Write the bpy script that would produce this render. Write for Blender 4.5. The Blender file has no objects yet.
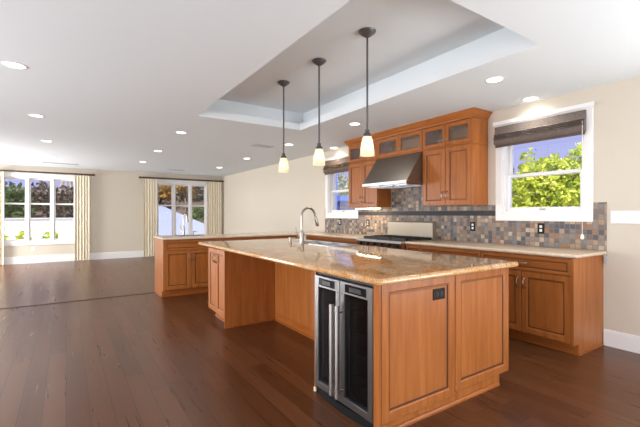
import bpy, bmesh, math, random
from mathutils import Vector, Matrix
rnd = random.Random(7)
PI = math.pi
SC = bpy.context.scene
SC.cycles.sample_clamp_indirect = 4.0
COL = SC.collection

# ------------------------------------------------------------------ camera, sky, sun, added fill lamps, exposure
cam_d = bpy.data.cameras.new('camera'); cam = bpy.data.objects.new('camera', cam_d); COL.objects.link(cam)
cam.location = (0, 0, 1.2683); cam.rotation_euler = (PI/2, 0, -0.5896)
cam_d.sensor_fit = 'HORIZONTAL'; cam_d.sensor_width = 36; cam_d.lens = 379.14/640*36
cam_d.shift_y = 0.97/640; cam_d.clip_end = 200
SC.camera = cam

w = bpy.data.worlds.new('sky'); SC.world = w; w.use_nodes = True
w.cycles.sampling_method = 'NONE'
w.node_tree.nodes['Background'].inputs[0].default_value = (0.30, 0.315, 0.56, 1)
w.node_tree.nodes['Background'].inputs[1].default_value = 0.95

sun_d = bpy.data.lights.new('sun', 'SUN'); sun = bpy.data.objects.new('sun', sun_d); COL.objects.link(sun)
sun.rotation_euler = Vector((-0.35, -0.45, 0.82)).to_track_quat('Z', 'Y').to_euler()
sun_d.energy = 4.6; sun_d.angle = 0.01; sun_d.color = (1.0, 0.95, 0.86)

def area(name, loc, target, sx, sy, power, col):
    d = bpy.data.lights.new(name, 'AREA'); d.shape = 'RECTANGLE'; d.size = sx; d.size_y = sy
    d.energy = power; d.color = col
    o = bpy.data.objects.new(name, d); COL.objects.link(o); o.location = loc
    o.rotation_euler = (Vector(loc)-Vector(target)).to_track_quat('Z', 'Y').to_euler()
    return o
# added area lamps standing in for daylight, set in unseen wall openings
area('fill_rear', (2.4, -2.9, 0.75), (2.2, 1.0, 5.2), 3.4, 1.4, 62, (0.97, 0.99, 1.0))
area('fill_nook', (4.28, -1.5, 0.75), (1.6, -1.5, 4.2), 2.3, 1.2, 95, (0.97, 0.99, 1.0))
area('fill_side', (-3.4, 0.5, 1.15), (0, 0.9, 0.5), 4.0, 1.6, 84, (0.97, 0.985, 1.0))
area('fill_lounge', (-3.4, 3.85, 1.15), (0, 5.2, 1.1), 1.6, 1.6, 80, (0.97, 0.985, 1.0))
area('fill_corner', (-3.4, 11.0, 1.15), (0, 9.8, 1.3), 2.0, 1.6, 190, (0.97, 0.985, 1.0))
CAN_POWER = 9.0
vs = SC.view_settings
vs.view_transform = 'Standard'; vs.look = 'None'; vs.gamma = 1; vs.use_curve_mapping = False
vs.exposure = 0.85

# ------------------------------------------------------------------ materials
def new_mat(name):
    m = bpy.data.materials.new(name); m.use_nodes = True
    return m, m.node_tree.nodes, m.node_tree.links, m.node_tree.nodes['Principled BSDF']
def simple(name, col, rough=0.5, metal=0.0, spec=0.5, emit=0.0, ecol=None, bump=None):
    m, N, L, b = new_mat(name)
    b.inputs['Base Color'].default_value = (*col, 1); b.inputs['Roughness'].default_value = rough
    b.inputs['Metallic'].default_value = metal; b.inputs['Specular IOR Level'].default_value = spec
    if emit:
        b.inputs['Emission Color'].default_value = (*(ecol or col), 1); b.inputs['Emission Strength'].default_value = emit
    if bump:
        sc, st = bump
        tc = N.new('ShaderNodeTexCoord'); n = N.new('ShaderNodeTexNoise'); n.inputs['Scale'].default_value = sc; n.inputs['Detail'].default_value = 3
        bp = N.new('ShaderNodeBump'); bp.inputs['Strength'].default_value = st; bp.inputs['Distance'].default_value = 0.01
        L.new(tc.outputs['Object'], n.inputs['Vector']); L.new(n.outputs['Fac'], bp.inputs['Height']); L.new(bp.outputs['Normal'], b.inputs['Normal'])
    return m
def ramp(N, stops, interp='LINEAR'):
    r = N.new('ShaderNodeValToRGB'); cr = r.color_ramp; cr.interpolation = interp
    while len(cr.elements) < len(stops): cr.elements.new(0.5)
    for e, (p, c) in zip(cr.elements, stops): e.position = p; e.color = (*c, 1)
    return r
def wood(name, c0, c1, c2, scale, rough=0.32):
    m, N, L, b = new_mat(name)
    tc = N.new('ShaderNodeTexCoord'); mp = N.new('ShaderNodeMapping'); mp.inputs['Scale'].default_value = scale
    n = N.new('ShaderNodeTexNoise'); n.inputs['Scale'].default_value = 1.0; n.inputs['Detail'].default_value = 5; n.inputs['Roughness'].default_value = 0.6
    n.inputs['Distortion'].default_value = 0.6
    r = ramp(N, [(0.25, c0), (0.5, c1), (0.78, c2)])
    L.new(tc.outputs['Object'], mp.inputs['Vector']); L.new(mp.outputs['Vector'], n.inputs['Vector'])
    L.new(n.outputs['Fac'], r.inputs['Fac']); L.new(r.outputs['Color'], b.inputs['Base Color'])
    b.inputs['Roughness'].default_value = rough
    b.inputs['Specular IOR Level'].default_value = 0.25
    return m
WC = ((0.26, 0.080, 0.017), (0.36, 0.117, 0.027), (0.45, 0.160, 0.042))
M = {}
M['wood'] = wood('honey_maple', *WC, (22, 22, 1.6))
M['wood_h'] = wood('honey_maple_horizontal', *WC, (1.6, 1.6, 26))
M['glaze'] = simple('dark_glaze_line', (0.13, 0.043, 0.012), 0.4)
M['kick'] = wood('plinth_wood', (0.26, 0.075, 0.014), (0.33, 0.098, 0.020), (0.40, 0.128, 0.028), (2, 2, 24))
M['wall'] = simple('beige_wall_paint', (0.635, 0.57, 0.47), 0.85, bump=(140, 0.04))
M['ceil'] = simple('white_ceiling_paint', (0.73, 0.775, 0.795), 0.9, bump=(120, 0.05))
M['white'] = simple('white_trim_paint', (0.82, 0.81, 0.79), 0.4)
M['nickel'] = simple('satin_nickel', (0.38, 0.35, 0.30), 0.3, 1.0)
M['steel'] = simple('brushed_steel', (0.34, 0.345, 0.355), 0.28, 1.0)
M['steel_dark'] = simple('hood_steel', (0.24, 0.215, 0.19), 0.42, 1.0)
M['backguard'] = simple('warm_steel', (0.40, 0.345, 0.27), 0.5, 0.7)
M['chrome'] = simple('polished_steel', (0.68, 0.67, 0.65), 0.16, 1.0)
M['black'] = simple('black_plastic', (0.012, 0.012, 0.014), 0.4, spec=.25)
M['display'] = simple('gloss_black_display', (0.01, 0.01, 0.012), 0.12, spec=.3)
M['grille'] = simple('matt_black_grille', (0.008, 0.008, 0.009), 0.6, spec=.15)
M['iron'] = simple('cast_iron', (0.02, 0.02, 0.022), 0.55)
M['bronze'] = simple('dark_bronze', (0.12, 0.118, 0.118), 0.4, 0.6)
M['rod'] = simple('dark_walnut_rod', (0.09, 0.055, 0.035), 0.45)
M['interior'] = simple('cabinet_interior', (0.36, 0.28, 0.20), 0.6)
M['fridge_in'] = simple('cooler_interior', (0.012, 0.014, 0.018), 0.5)
M['plate_dark'] = simple('dark_bronze_plate', (0.025, 0.018, 0.014), 0.6, spec=.12)
M['plate_white'] = simple('white_plate', (0.80, 0.80, 0.79), 0.4)
M['slot'] = simple('slot_dark', (0.02, 0.02, 0.02), 0.6)
M['plate_almond'] = simple('almond_plate', (0.70, 0.58, 0.42), 0.45)
M['lamp'] = simple('lamp_lens', (1, 0.97, 0.92), 0.5, emit=3.5, ecol=(1.0, 0.95, 0.88))
M['bulb'] = simple('bulb_glow', (1, 0.9, 0.75), 0.5, emit=3.6, ecol=(1.0, 0.86, 0.66))
M['strip'] = simple('light_strip_glow', (1, 0.85, 0.6), 0.5, emit=22.0, ecol=(1.0, 0.80, 0.52))
M['lcd'] = simple('grey_lcd', (0.035, 0.04, 0.032), 0.25)
M['cord'] = simple('white_cord', (0.8, 0.8, 0.78), 0.6)
M['vent'] = simple('vent_paint', (0.50, 0.50, 0.51), 0.6)
M['slat'] = simple('vent_slat', (0.22, 0.22, 0.23), 0.6)

def mk_glass(name, tint=(1, 1, 1), refl=0.04, rough=0.02, bump=None, dark=0.0):
    m, N, L, b = new_mat(name); N.remove(b)
    out = N['Material Output']; t = N.new('ShaderNodeBsdfTransparent'); t.inputs[0].default_value = (*tint, 1)
    g = N.new('ShaderNodeBsdfGlossy'); g.inputs['Roughness'].default_value = rough
    fr = N.new('ShaderNodeLayerWeight'); fr.inputs['Blend'].default_value = 0.5
    pw = N.new('ShaderNodeMath'); pw.operation = 'POWER'; L.new(fr.outputs['Facing'], pw.inputs[0]); pw.inputs[1].default_value = 5.0
    ma = N.new('ShaderNodeMath'); ma.operation = 'MULTIPLY_ADD'; L.new(pw.outputs[0], ma.inputs[0]); ma.inputs[1].default_value = 0.9; ma.inputs[2].default_value = refl
    mx = N.new('ShaderNodeMixShader')
    if bump:
        tc = N.new('ShaderNodeTexCoord'); n = N.new('ShaderNodeTexNoise'); n.inputs['Scale'].default_value = bump[0]; n.inputs['Detail'].default_value = 2
        bp = N.new('ShaderNodeBump'); bp.inputs['Strength'].default_value = bump[1]; bp.inputs['Distance'].default_value = 0.02
        L.new(tc.outputs['Object'], n.inputs['Vector']); L.new(n.outputs['Fac'], bp.inputs['Height'])
        L.new(bp.outputs['Normal'], g.inputs['Normal']); L.new(bp.outputs['Normal'], fr.inputs['Normal'])
    L.new(ma.outputs[0], mx.inputs[0]); L.new(t.outputs[0], mx.inputs[1]); L.new(g.outputs[0], mx.inputs[2])
    L.new(mx.outputs[0], out.inputs['Surface'])
    return m
M['glass'] = mk_glass('clear_window_glass', (0.97, 0.98, 0.98))
M['glass_dark'] = mk_glass('smoked_cooler_glass', (0.62, 0.65, 0.70))
M['glass_seeded'] = mk_glass('seeded_cabinet_glass', (0.86, 0.76, 0.62), refl=0.05, rough=0.10, bump=(55, 0.5))

def mk_shade():
    m, N, L, b = new_mat('frosted_pendant_glass')
    b.inputs['Base Color'].default_value = (0.9, 0.84, 0.72, 1); b.inputs['Roughness'].default_value = 0.35
    tr = N.new('ShaderNodeBsdfTranslucent'); tr.inputs[0].default_value = (0.95, 0.88, 0.74, 1)
    mx = N.new('ShaderNodeMixShader'); mx.inputs[0].default_value = 0.55
    L.new(b.outputs[0], mx.inputs[1]); L.new(tr.outputs[0], mx.inputs[2]); L.new(mx.outputs[0], N['Material Output'].inputs['Surface'])
    return m
M['shade'] = mk_shade()

def mk_floor():
    m, N, L, b = new_mat('dark_hardwood_planks')
    tc = N.new('ShaderNodeTexCoord'); sp = N.new('ShaderNodeSeparateXYZ'); L.new(tc.outputs['Object'], sp.inputs[0])
    def mth(op, a, bb=None):
        n = N.new('ShaderNodeMath'); n.operation = op
        for i, v in enumerate((a, bb)):
            if v is None: continue
            if isinstance(v, (int, float)): n.inputs[i].default_value = v
            else: L.new(v, n.inputs[i])
        return n.outputs[0]
    W = 0.127
    xs = mth('DIVIDE', sp.outputs['X'], W); xi = mth('FLOOR', xs); xf = mth('FRACT', xs)
    wn = N.new('ShaderNodeTexWhiteNoise'); wn.noise_dimensions = '1D'; L.new(xi, wn.inputs['W'])
    ys = mth('ADD', mth('DIVIDE', sp.outputs['Y'], 1.5), mth('MULTIPLY', wn.outputs['Value'], 7.3)); yi = mth('FLOOR', ys); yf = mth('FRACT', ys)
    cb = N.new('ShaderNodeCombineXYZ'); L.new(xi, cb.inputs[0]); L.new(yi, cb.inputs[1])
    w2 = N.new('ShaderNodeTexWhiteNoise'); w2.noise_dimensions = '2D'; L.new(cb.outputs[0], w2.inputs['Vector'])
    mp = N.new('ShaderNodeMapping'); mp.inputs['Scale'].default_value = (34, 1.6, 1); L.new(tc.outputs['Object'], mp.inputs[0])
    ns = N.new('ShaderNodeTexNoise'); ns.inputs['Scale'].default_value = 1; ns.inputs['Detail'].default_value = 5; ns.inputs['Distortion'].default_value = 0.5
    L.new(mp.outputs[0], ns.inputs['Vector'])
    fac = mth('ADD', mth('MULTIPLY', w2.outputs['Value'], 0.36), mth('MULTIPLY', ns.outputs['Fac'], 0.66))
    r = ramp(N, [(0.15, (0.066, 0.022, 0.0085)), (0.5, (0.104, 0.037, 0.014)), (0.95, (0.150, 0.057, 0.024))])
    L.new(fac, r.inputs['Fac'])
    ex = mth('MINIMUM', xf, mth('SUBTRACT', 1.0, xf)); gx = mth('LESS_THAN', ex, 0.016)
    ey = mth('MINIMUM', yf, mth('SUBTRACT', 1.0, yf)); gy = mth('LESS_THAN', ey, 0.0012)
    gap = mth('MAXIMUM', gx, gy)
    mx = N.new('ShaderNodeMixRGB'); L.new(gap, mx.inputs[0]); L.new(r.outputs['Color'], mx.inputs[1]); mx.inputs[2].default_value = (0.024, 0.010, 0.006, 1)
    L.new(mx.outputs[0], b.inputs['Base Color'])
    rr = mth('ADD', 0.24, mth('MULTIPLY', ns.outputs['Fac'], 0.10)); L.new(rr, b.inputs['Roughness'])
    bp = N.new('ShaderNodeBump'); bp.inputs['Strength'].default_value = 0.10; bp.inputs['Distance'].default_value = 0.003
    N.remove(bp)
    b.inputs['Specular IOR Level'].default_value = 0.36
    return m
M['floor'] = mk_floor()

def mk_granite(name, stops, s1, s2, rough):
    m, N, L, b = new_mat(name)
    tc = N.new('ShaderNodeTexCoord')
    n1 = N.new('ShaderNodeTexNoise'); n1.inputs['Scale'].default_value = s1; n1.inputs['Detail'].default_value = 6; n1.inputs['Roughness'].default_value = 0.72
    n2 = N.new('ShaderNodeTexNoise'); n2.inputs['Scale'].default_value = s2; n2.inputs['Detail'].default_value = 3
    L.new(tc.outputs['Object'], n1.inputs['Vector']); L.new(tc.outputs['Object'], n2.inputs['Vector'])
    mx = N.new('ShaderNodeMath'); mx.operation = 'MULTIPLY_ADD'; L.new(n2.outputs['Fac'], mx.inputs[0]); mx.inputs[1].default_value = 0.55
    h = N.new('ShaderNodeMath'); h.operation = 'MULTIPLY'; L.new(n1.outputs['Fac'], h.inputs[0]); h.inputs[1].default_value = 0.5
    L.new(h.outputs[0], mx.inputs[2])
    r = ramp(N, stops); L.new(mx.outputs[0], r.inputs['Fac']); L.new(r.outputs['Color'], b.inputs['Base Color'])
    b.inputs['Roughness'].default_value = rough; b.inputs['Specular IOR Level'].default_value = 0.75
    return m
M['granite'] = mk_granite('golden_granite', [(0.34, (0.08, 0.045, 0.02)), (0.44, (0.40, 0.19, 0.06)), (0.52, (0.64, 0.33, 0.12)), (0.58, (0.50, 0.34, 0.19)), (0.66, (0.68, 0.54, 0.37))], 5, 90, 0.07)
M['stone'] = mk_granite('cream_stone', [(0.38, (0.60, 0.45, 0.31)), (0.52, (0.68, 0.53, 0.38)), (0.66, (0.74, 0.60, 0.45))], 8, 70, 0.16)

def mk_tile():
    m, N, L, b = new_mat('tumbled_slate_mosaic')
    tc = N.new('ShaderNodeTexCoord'); sp = N.new('ShaderNodeSeparateXYZ'); L.new(tc.outputs['Object'], sp.inputs[0])
    def mth(op, a, bb=None):
        n = N.new('ShaderNodeMath'); n.operation = op
        for i, v in enumerate((a, bb)):
            if v is None: continue
            if isinstance(v, (int, float)): n.inputs[i].default_value = v
            else: L.new(v, n.inputs[i])
        return n.outputs[0]
    T = 0.0508
    a = mth('DIVIDE', sp.outputs['Y'], T); c = mth('DIVIDE', sp.outputs['Z'], T)
    ai, af, ci, cf = mth('FLOOR', a), mth('FRACT', a), mth('FLOOR', c), mth('FRACT', c)
    cb = N.new('ShaderNodeCombineXYZ'); L.new(ai, cb.inputs[0]); L.new(ci, cb.inputs[1])
    wn = N.new('ShaderNodeTexWhiteNoise'); wn.noise_dimensions = '2D'; L.new(cb.outputs[0], wn.inputs['Vector'])
    r = ramp(N, [(0.0, (0.085, 0.085, 0.095)), (0.16, (0.17, 0.13, 0.11)), (0.34, (0.26, 0.20, 0.16)), (0.50, (0.20, 0.185, 0.175)),
                 (0.64, (0.36, 0.25, 0.165)), (0.78, (0.30, 0.16, 0.09)), (0.86, (0.46, 0.36, 0.26)), (0.95, (0.13, 0.10, 0.10))], 'CONSTANT')
    L.new(wn.outputs['Value'], r.inputs['Fac'])
    ns = N.new('ShaderNodeTexNoise'); ns.inputs['Scale'].default_value = 60; ns.inputs['Detail'].default_value = 4; L.new(tc.outputs['Object'], ns.inputs['Vector'])
    hs = N.new('ShaderNodeHueSaturation'); L.new(r.outputs[0], hs.inputs['Color']); L.new(mth('ADD', 0.55, mth('MULTIPLY', ns.outputs['Fac'], 0.9)), hs.inputs['Value'])
    ea = mth('MINIMUM', af, mth('SUBTRACT', 1.0, af)); ec = mth('MINIMUM', cf, mth('SUBTRACT', 1.0, cf)); e = mth('MINIMUM', ea, ec)
    g = mth('LESS_THAN', e, 0.05)
    mx = N.new('ShaderNodeMixRGB'); L.new(g, mx.inputs[0]); L.new(hs.outputs[0], mx.inputs[1]); mx.inputs[2].default_value = (0.20, 0.165, 0.135, 1)
    L.new(mx.outputs[0], b.inputs['Base Color'])
    bp = N.new('ShaderNodeBump'); bp.inputs['Strength'].default_value = 0.5; bp.inputs['Distance'].default_value = 0.004
    L.new(mth('ADD', mth('MULTIPLY', ns.outputs['Fac'], 0.5), mth('MINIMUM', mth('MULTIPLY', e, 8.0), 1.0)), bp.inputs['Height']); L.new(bp.outputs[0], b.inputs['Normal'])
    b.inputs['Roughness'].default_value = 0.5
    return m
M['tile'] = mk_tile()
M['slate'] = simple('dark_slate_band', (0.022, 0.023, 0.025), 0.6, bump=(50, 0.4))

def mk_stripe(name, c0, c1, scale, rough=0.8, axis='Z'):
    m, N, L, b = new_mat(name)
    tc = N.new('ShaderNodeTexCoord'); mp = N.new('ShaderNodeMapping'); mp.inputs['Scale'].default_value = scale
    n = N.new('ShaderNodeTexNoise'); n.inputs['Scale'].default_value = 1; n.inputs['Detail'].default_value = 4
    r = ramp(N, [(0.3, c0), (0.7, c1)])
    L.new(tc.outputs['Object'], mp.inputs[0]); L.new(mp.outputs[0], n.inputs['Vector']); L.new(n.outputs['Fac'], r.inputs[0]); L.new(r.outputs[0], b.inputs['Base Color'])
    b.inputs['Roughness'].default_value = rough
    return m
M['roman'] = mk_stripe('taupe_shade_fabric', (0.10, 0.078, 0.065), (0.21, 0.165, 0.14), (150, 60, 150))
M['roman_warm'] = mk_stripe('brown_shade_fabric', (0.085, 0.055, 0.036), (0.24, 0.165, 0.11), (60, 8, 160))
M['curtain'] = simple('cream_curtain_fabric', (0.80, 0.72, 0.56), 0.9, bump=(300, 0.1))
M['patio'] = simple('pale_patio', (0.72, 0.71, 0.70), 0.9, bump=(3, 0.1))
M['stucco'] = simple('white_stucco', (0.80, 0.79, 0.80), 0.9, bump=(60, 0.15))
M['stucco_shaded'] = simple('shaded_white_stucco', (0.35, 0.39, 0.52), 0.9, bump=(60, 0.15))  # white wall in shade; the bluish shade is put into the colour
M['blue'] = simple('skylit_shade_blue', (0.13, 0.20, 0.58), 0.7)  # blue of sky-lit shade, put into the surface colour
M['shed_grey'] = simple('grey_shed_boards', (0.30, 0.30, 0.37), 0.8)
M['bark'] = simple('grey_bark', (0.20, 0.16, 0.13), 0.9, bump=(20, 0.5))
M['pale_bark'] = simple('pale_bark', (0.48, 0.40, 0.32), 0.9, bump=(20, 0.5))
M['roofdark'] = simple('dark_roof', (0.10, 0.08, 0.08), 0.8)
M['earth'] = simple('brown_earth', (0.10, 0.065, 0.047), 0.95, bump=(6, 0.6))
def mk_leaf(name, c0, c1, c2):
    m, N, L, b = new_mat(name)
    tc = N.new('ShaderNodeTexCoord'); n = N.new('ShaderNodeTexNoise'); n.inputs['Scale'].default_value = 7; n.inputs['Detail'].default_value = 4
    r = ramp(N, [(0.32, c0), (0.5, c1), (0.66, c2)])
    L.new(tc.outputs['Object'], n.inputs['Vector']); L.new(n.outputs['Fac'], r.inputs[0]); L.new(r.outputs[0], b.inputs['Base Color'])
    b.inputs['Roughness'].default_value = 0.5
    tr = N.new('ShaderNodeBsdfTranslucent'); L.new(r.outputs[0], tr.inputs[0]); mx = N.new('ShaderNodeMixShader'); mx.inputs[0].default_value = 0.35
    L.new(b.outputs[0], mx.inputs[1]); L.new(tr.outputs[0], mx.inputs[2]); L.new(mx.outputs[0], N['Material Output'].inputs['Surface'])
    return m
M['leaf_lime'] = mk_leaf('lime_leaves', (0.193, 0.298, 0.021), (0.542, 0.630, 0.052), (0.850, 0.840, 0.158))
M['leaf_green'] = mk_leaf('green_leaves', (0.026, 0.061, 0.012), (0.081, 0.147, 0.026), (0.168, 0.242, 0.054))
M['leaf_dark'] = mk_leaf('dark_leaves', (0.054, 0.058, 0.026), (0.135, 0.114, 0.054), (0.222, 0.189, 0.088))
M['leaf_orange'] = mk_leaf('amber_leaves', (0.135, 0.107, 0.021), (0.404, 0.229, 0.033), (0.539, 0.336, 0.067))
M['leaf_pale'] = mk_leaf('pale_leaves', (0.168, 0.201, 0.095), (0.336, 0.369, 0.236), (0.504, 0.504, 0.404))
M['leaf_brown'] = mk_leaf('brown_leaves', (0.040, 0.026, 0.016), (0.095, 0.061, 0.037), (0.161, 0.107, 0.067))

for k_ in ('lamp', 'bulb'):
    try: M[k_].cycles.emission_sampling = 'NONE'
    except Exception: pass
# ------------------------------------------------------------------ builders
class MB:
    def __init__(s): s.bm = bmesh.new(); s.mi = 0
    def face(s, vs, mi=None):
        try:
            f = s.bm.faces.new(vs); f.material_index = s.mi if mi is None else mi; return f
        except ValueError: return None
    def box(s, x0, x1, y0, y1, z0, z1, bev=0.0):
        x0, x1 = sorted((x0, x1)); y0, y1 = sorted((y0, y1)); z0, z1 = sorted((z0, z1))
        v = [s.bm.verts.new(p) for p in ((x0,y0,z0),(x1,y0,z0),(x1,y1,z0),(x0,y1,z0),(x0,y0,z1),(x1,y0,z1),(x1,y1,z1),(x0,y1,z1))]
        fs = [s.face([v[i] for i in q]) for q in ((3,2,1,0),(4,5,6,7),(0,1,5,4),(1,2,6,5),(2,3,7,6),(3,0,4,7))]
        if bev:
            es = list({e for f in fs for e in f.edges})
            bmesh.ops.bevel(s.bm, geom=es, offset=min(bev, 0.45*min(x1-x0, y1-y0, z1-z0)), segments=2, affect='EDGES', profile=0.5)
        return s
    def loft(s, rings, closed=True, cap0=True, cap1=True, mis=None):
        R = [[s.bm.verts.new(p) for p in r] for r in rings]; n = len(R[0])
        for k in range(len(R)-1):
            for i in range(n if closed else n-1):
                j = (i+1) % n; s.face((R[k][i], R[k][j], R[k+1][j], R[k+1][i]), None if mis is None else mis[k])
        if cap0: s.face(list(reversed(R[0])))
        if cap1: s.face(R[-1])
        return R
    def tube(s, pts, r, n=10, cap=True):
        pts = [Vector(p) for p in pts]; rs = r if isinstance(r, (list, tuple)) else [r]*len(pts)
        rings = []; ref = None
        for i, p in enumerate(pts):
            t = (pts[min(i+1, len(pts)-1)] - pts[max(i-1, 0)]).normalized()
            if ref is None: ref = t.orthogonal().normalized()
            ref = (ref - t*ref.dot(t)).normalized(); b = t.cross(ref)
            rings.append([p + (ref*math.cos(2*PI*k/n) + b*math.sin(2*PI*k/n))*rs[i] for k in range(n)])
        s.loft(rings, True, cap, cap); return s
    def lathe(s, prof, c, n=24, axis='Z', cap0=True, cap1=True):
        rings = []
        for r, h in prof:
            ring = []
            for k in range(n):
                a, b = r*math.cos(2*PI*k/n), r*math.sin(2*PI*k/n)
                ring.append({'Z': (c[0]+a, c[1]+b, c[2]+h), 'X': (c[0]+h, c[1]+a, c[2]+b), 'Y': (c[0]+a, c[1]+h, c[2]+b)}[axis])
            rings.append(ring)
        s.loft(rings, True, cap0, cap1); return s
    def prism(s, pts, axis, a, b):
        def P(p, t): return {'X': (t, p[0], p[1]), 'Y': (p[0], t, p[1]), 'Z': (p[0], p[1], t)}[axis]
        s.loft([[P(p, a) for p in pts], [P(p, b) for p in pts]]); return s
    def build(s, name, mat, parent=None, smooth=False, recalc=True):
        if recalc: bmesh.ops.recalc_face_normals(s.bm, faces=s.bm.faces)
        off = Vector((0, 0, 0)); p = parent
        while p is not None: off += p.location; p = p.parent
        if off.length: bmesh.ops.translate(s.bm, verts=s.bm.verts, vec=-off)
        me = bpy.data.meshes.new(name); s.bm.to_mesh(me); s.bm.free()
        for mm in (mat if isinstance(mat, (list, tuple)) else [mat]): me.materials.append(M[mm])
        if smooth:
            me.polygons.foreach_set('use_smooth', [True]*len(me.polygons))
            try: me.set_sharp_from_angle(angle=math.radians(38))
            except Exception: pass
        o = bpy.data.objects.new(name, me); COL.objects.link(o)
        if parent: o.parent = parent
        return o
def tag(o, label=None, cat=None, group=None, kind=None):
    if label: o['label'] = label
    if cat: o['category'] = cat
    if group: o['group'] = group
    if kind: o['kind'] = kind
    return o
def thing(name, loc, label, cat, group=None, kind=None):
    o = bpy.data.objects.new(name, None); o.empty_display_size = 0.1; COL.objects.link(o); o.location = loc
    return tag(o, label, cat, group, kind)
def copy_tree(o, delta=None, parent=None):
    c = o.copy(); COL.objects.link(c)
    if parent: c.parent = parent
    if delta is not None: c.location = o.location + Vector(delta)
    for ch in list(o.children): copy_tree(ch, None, c)
    return c
class Frame:
    """a panel plane: u along U, z up, n along the outward normal"""
    def __init__(s, o, U, N): s.o = Vector(o); s.U = Vector(U); s.N = Vector(N)
    def __call__(s, u, z, n=0.0): return s.o + s.U*u + s.N*n + Vector((0, 0, z))
def rect(F, u0, u1, z0, z1, n): return [F(u0, z0, n), F(u1, z0, n), F(u1, z1, n), F(u0, z1, n)]
def panel_door(F, u0, u1, z0, z1, name, mat, parent, s=0.058, t=0.02, glass=False):
    b = MB()
    def R(i, n): return rect(F, u0+i, u1-i, z0+i, z1-i, n)
    if not glass:
        prof = [(0, 0), (0, t-.003), (.003, t), (s-.010, t), (s-.004, t-.004), (s, t-.005), (s+.003, t-.013), (s+.010, t-.013), (s+.014, t-.010)]
        mis = [0]*(len(prof)-1); mis[5] = 1; mis[6] = 1
        b.loft([R(*p) for p in prof], mis=mis)
    else:
        prof = [(0, 0), (0, t-.003), (.003, t), (s-.010, t), (s-.004, t-.004), (s, t-.006), (s, 0), (0, 0)]
        mis = [0]*(len(prof)-1); mis[4] = 1
        rings = [R(*p) for p in prof[:-1]]
        b.loft(rings + [rings[0]], cap0=False, cap1=False, mis=mis)
        bmesh.ops.remove_doubles(b.bm, verts=b.bm.verts, dist=1e-5)
    d = b.build(name, [mat, 'glaze'], parent)
    if glass:
        g = MB(); a = s-.004
        g.loft([rect(F, u0+a, u1-a, z0+a, z1-a, .005), rect(F, u0+a, u1-a, z0+a, z1-a, .009)])
        g.build('glass_pane', 'glass_seeded', d)
    return d
def bow_pull(F, u, z, n, parent, vertical=True, L=0.10, out=0.032, r=0.0052):
    b = MB(); pts = []; N = 12
    for k in range(N+1):
        t = k/N; a = (t-.5)*L; h = out*(1-abs(2*t-1)**2.6)
        pts.append(F(u, z+a, n+h) if vertical else F(u+a, z, n+h))
    rs = [r*(1.25 if k in (0, N) else 1.0) for k in range(N+1)]
    b.tube(pts, rs, 8)
    return b.build('handle', 'nickel', parent, smooth=True)
def fbox(b, F, u0, u1, z0, z1, n0, n1, bev=0.0):
    p, q = F(u0, z0, n0), F(u1, z1, n1); return b.box(p.x, q.x, p.y, q.y, p.z, q.z, bev)

CT = 0.915; CB = 0.877     # worktop top and underside

# ------------------------------------------------------------------ the room
XL, XR, YB, YF, H, H2 = -3.5, 4.353, -3.0, 12.376, 2.53, 2.83
WT = 0.16
def struct(o): o['kind'] = 'structure'; return o
struct(MB().box(XL-WT, XR+WT, YB-WT, YF+WT, -0.12, 0.0).build('floor', 'floor'))
b = MB(); TX0, TX1, TY0, TY1, LIP, SB = 1.39, 2.91, 1.43, 4.89, .10, 0.135
b.box(XL-WT, TX0, YB-WT, YF+WT, H, H+.10); b.box(TX1, XR+WT, YB-WT, YF+WT, H, H+.10)
b.box(TX0, TX1, YB-WT, TY0, H, H+.10); b.box(TX0, TX1, TY1, YF+WT, H, H+.10)
ux0, ux1, uy0, uy1 = TX0-SB, TX1+SB, TY0-SB, TY1+SB
for x0, x1, y0, y1 in ((ux0-.1, ux0, uy0-.1, uy1+.1), (ux1, ux1+.1, uy0-.1, uy1+.1), (ux0, ux1, uy0-.1, uy0), (ux0, ux1, uy1, uy1+.1)):
    b.box(x0, x1, y0, y1, H+.10, H2+.1)
b.box(ux0, ux1, uy0, uy1, H2, H2+.1)
struct(b.build('ceiling', 'ceil'))
# walls with openings: list of boxes around each hole
def wall_y(name, y0, y1, x0, x1, holes):
    b = MB(); xs = x0
    for hx0, hx1, hz0, hz1 in sorted(holes):
        b.box(xs, hx0, y0, y1, 0, H); b.box(hx0, hx1, y0, y1, 0, hz0); b.box(hx0, hx1, y0, y1, hz1, H); xs = hx1
    b.box(xs, x1, y0, y1, 0, H); return struct(b.build(name, 'wall'))
def wall_x(name, x0, x1, y0, y1, holes):
    b = MB(); ys = y0
    for hy0, hy1, hz0, hz1 in sorted(holes):
        b.box(x0, x1, ys, hy0, 0, H)
        if hz0 > 0: b.box(x0, x1, hy0, hy1, 0, hz0)
        b.box(x0, x1, hy0, hy1, hz1, H); ys = hy1
    b.box(x0, x1, ys, y1, 0, H); return struct(b.build(name, 'wall'))
W1 = (-1.36, 0.225, 0.56, 2.235); W2 = (2.295, 3.815, 0.56, 2.235)
wall_y('wall_far', YF, YF+WT, XL-WT, XR+WT, [W1, W2])
W3 = (1.70, 2.56, 1.285, 2.26); W4 = (5.34, 6.20, 1.285, 2.26)
wall_x('wall_right', XR, XR+WT, YB, YF, [(-2.7, -.3, .12, 2.2), W3, W4])
wall_x('wall_left', XL-WT, XL, YB, YF, [(-1.6, 2.6, 0.12, 2.1), (3.0, 4.7, .12, 2.1), (9.9, 12.1, 0.12, 2.1)])
wall_y('wall_rear', YB-WT, YB, XL-WT, XR+WT, [(.3, 4.1, 0.12, 2.36)])
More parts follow.
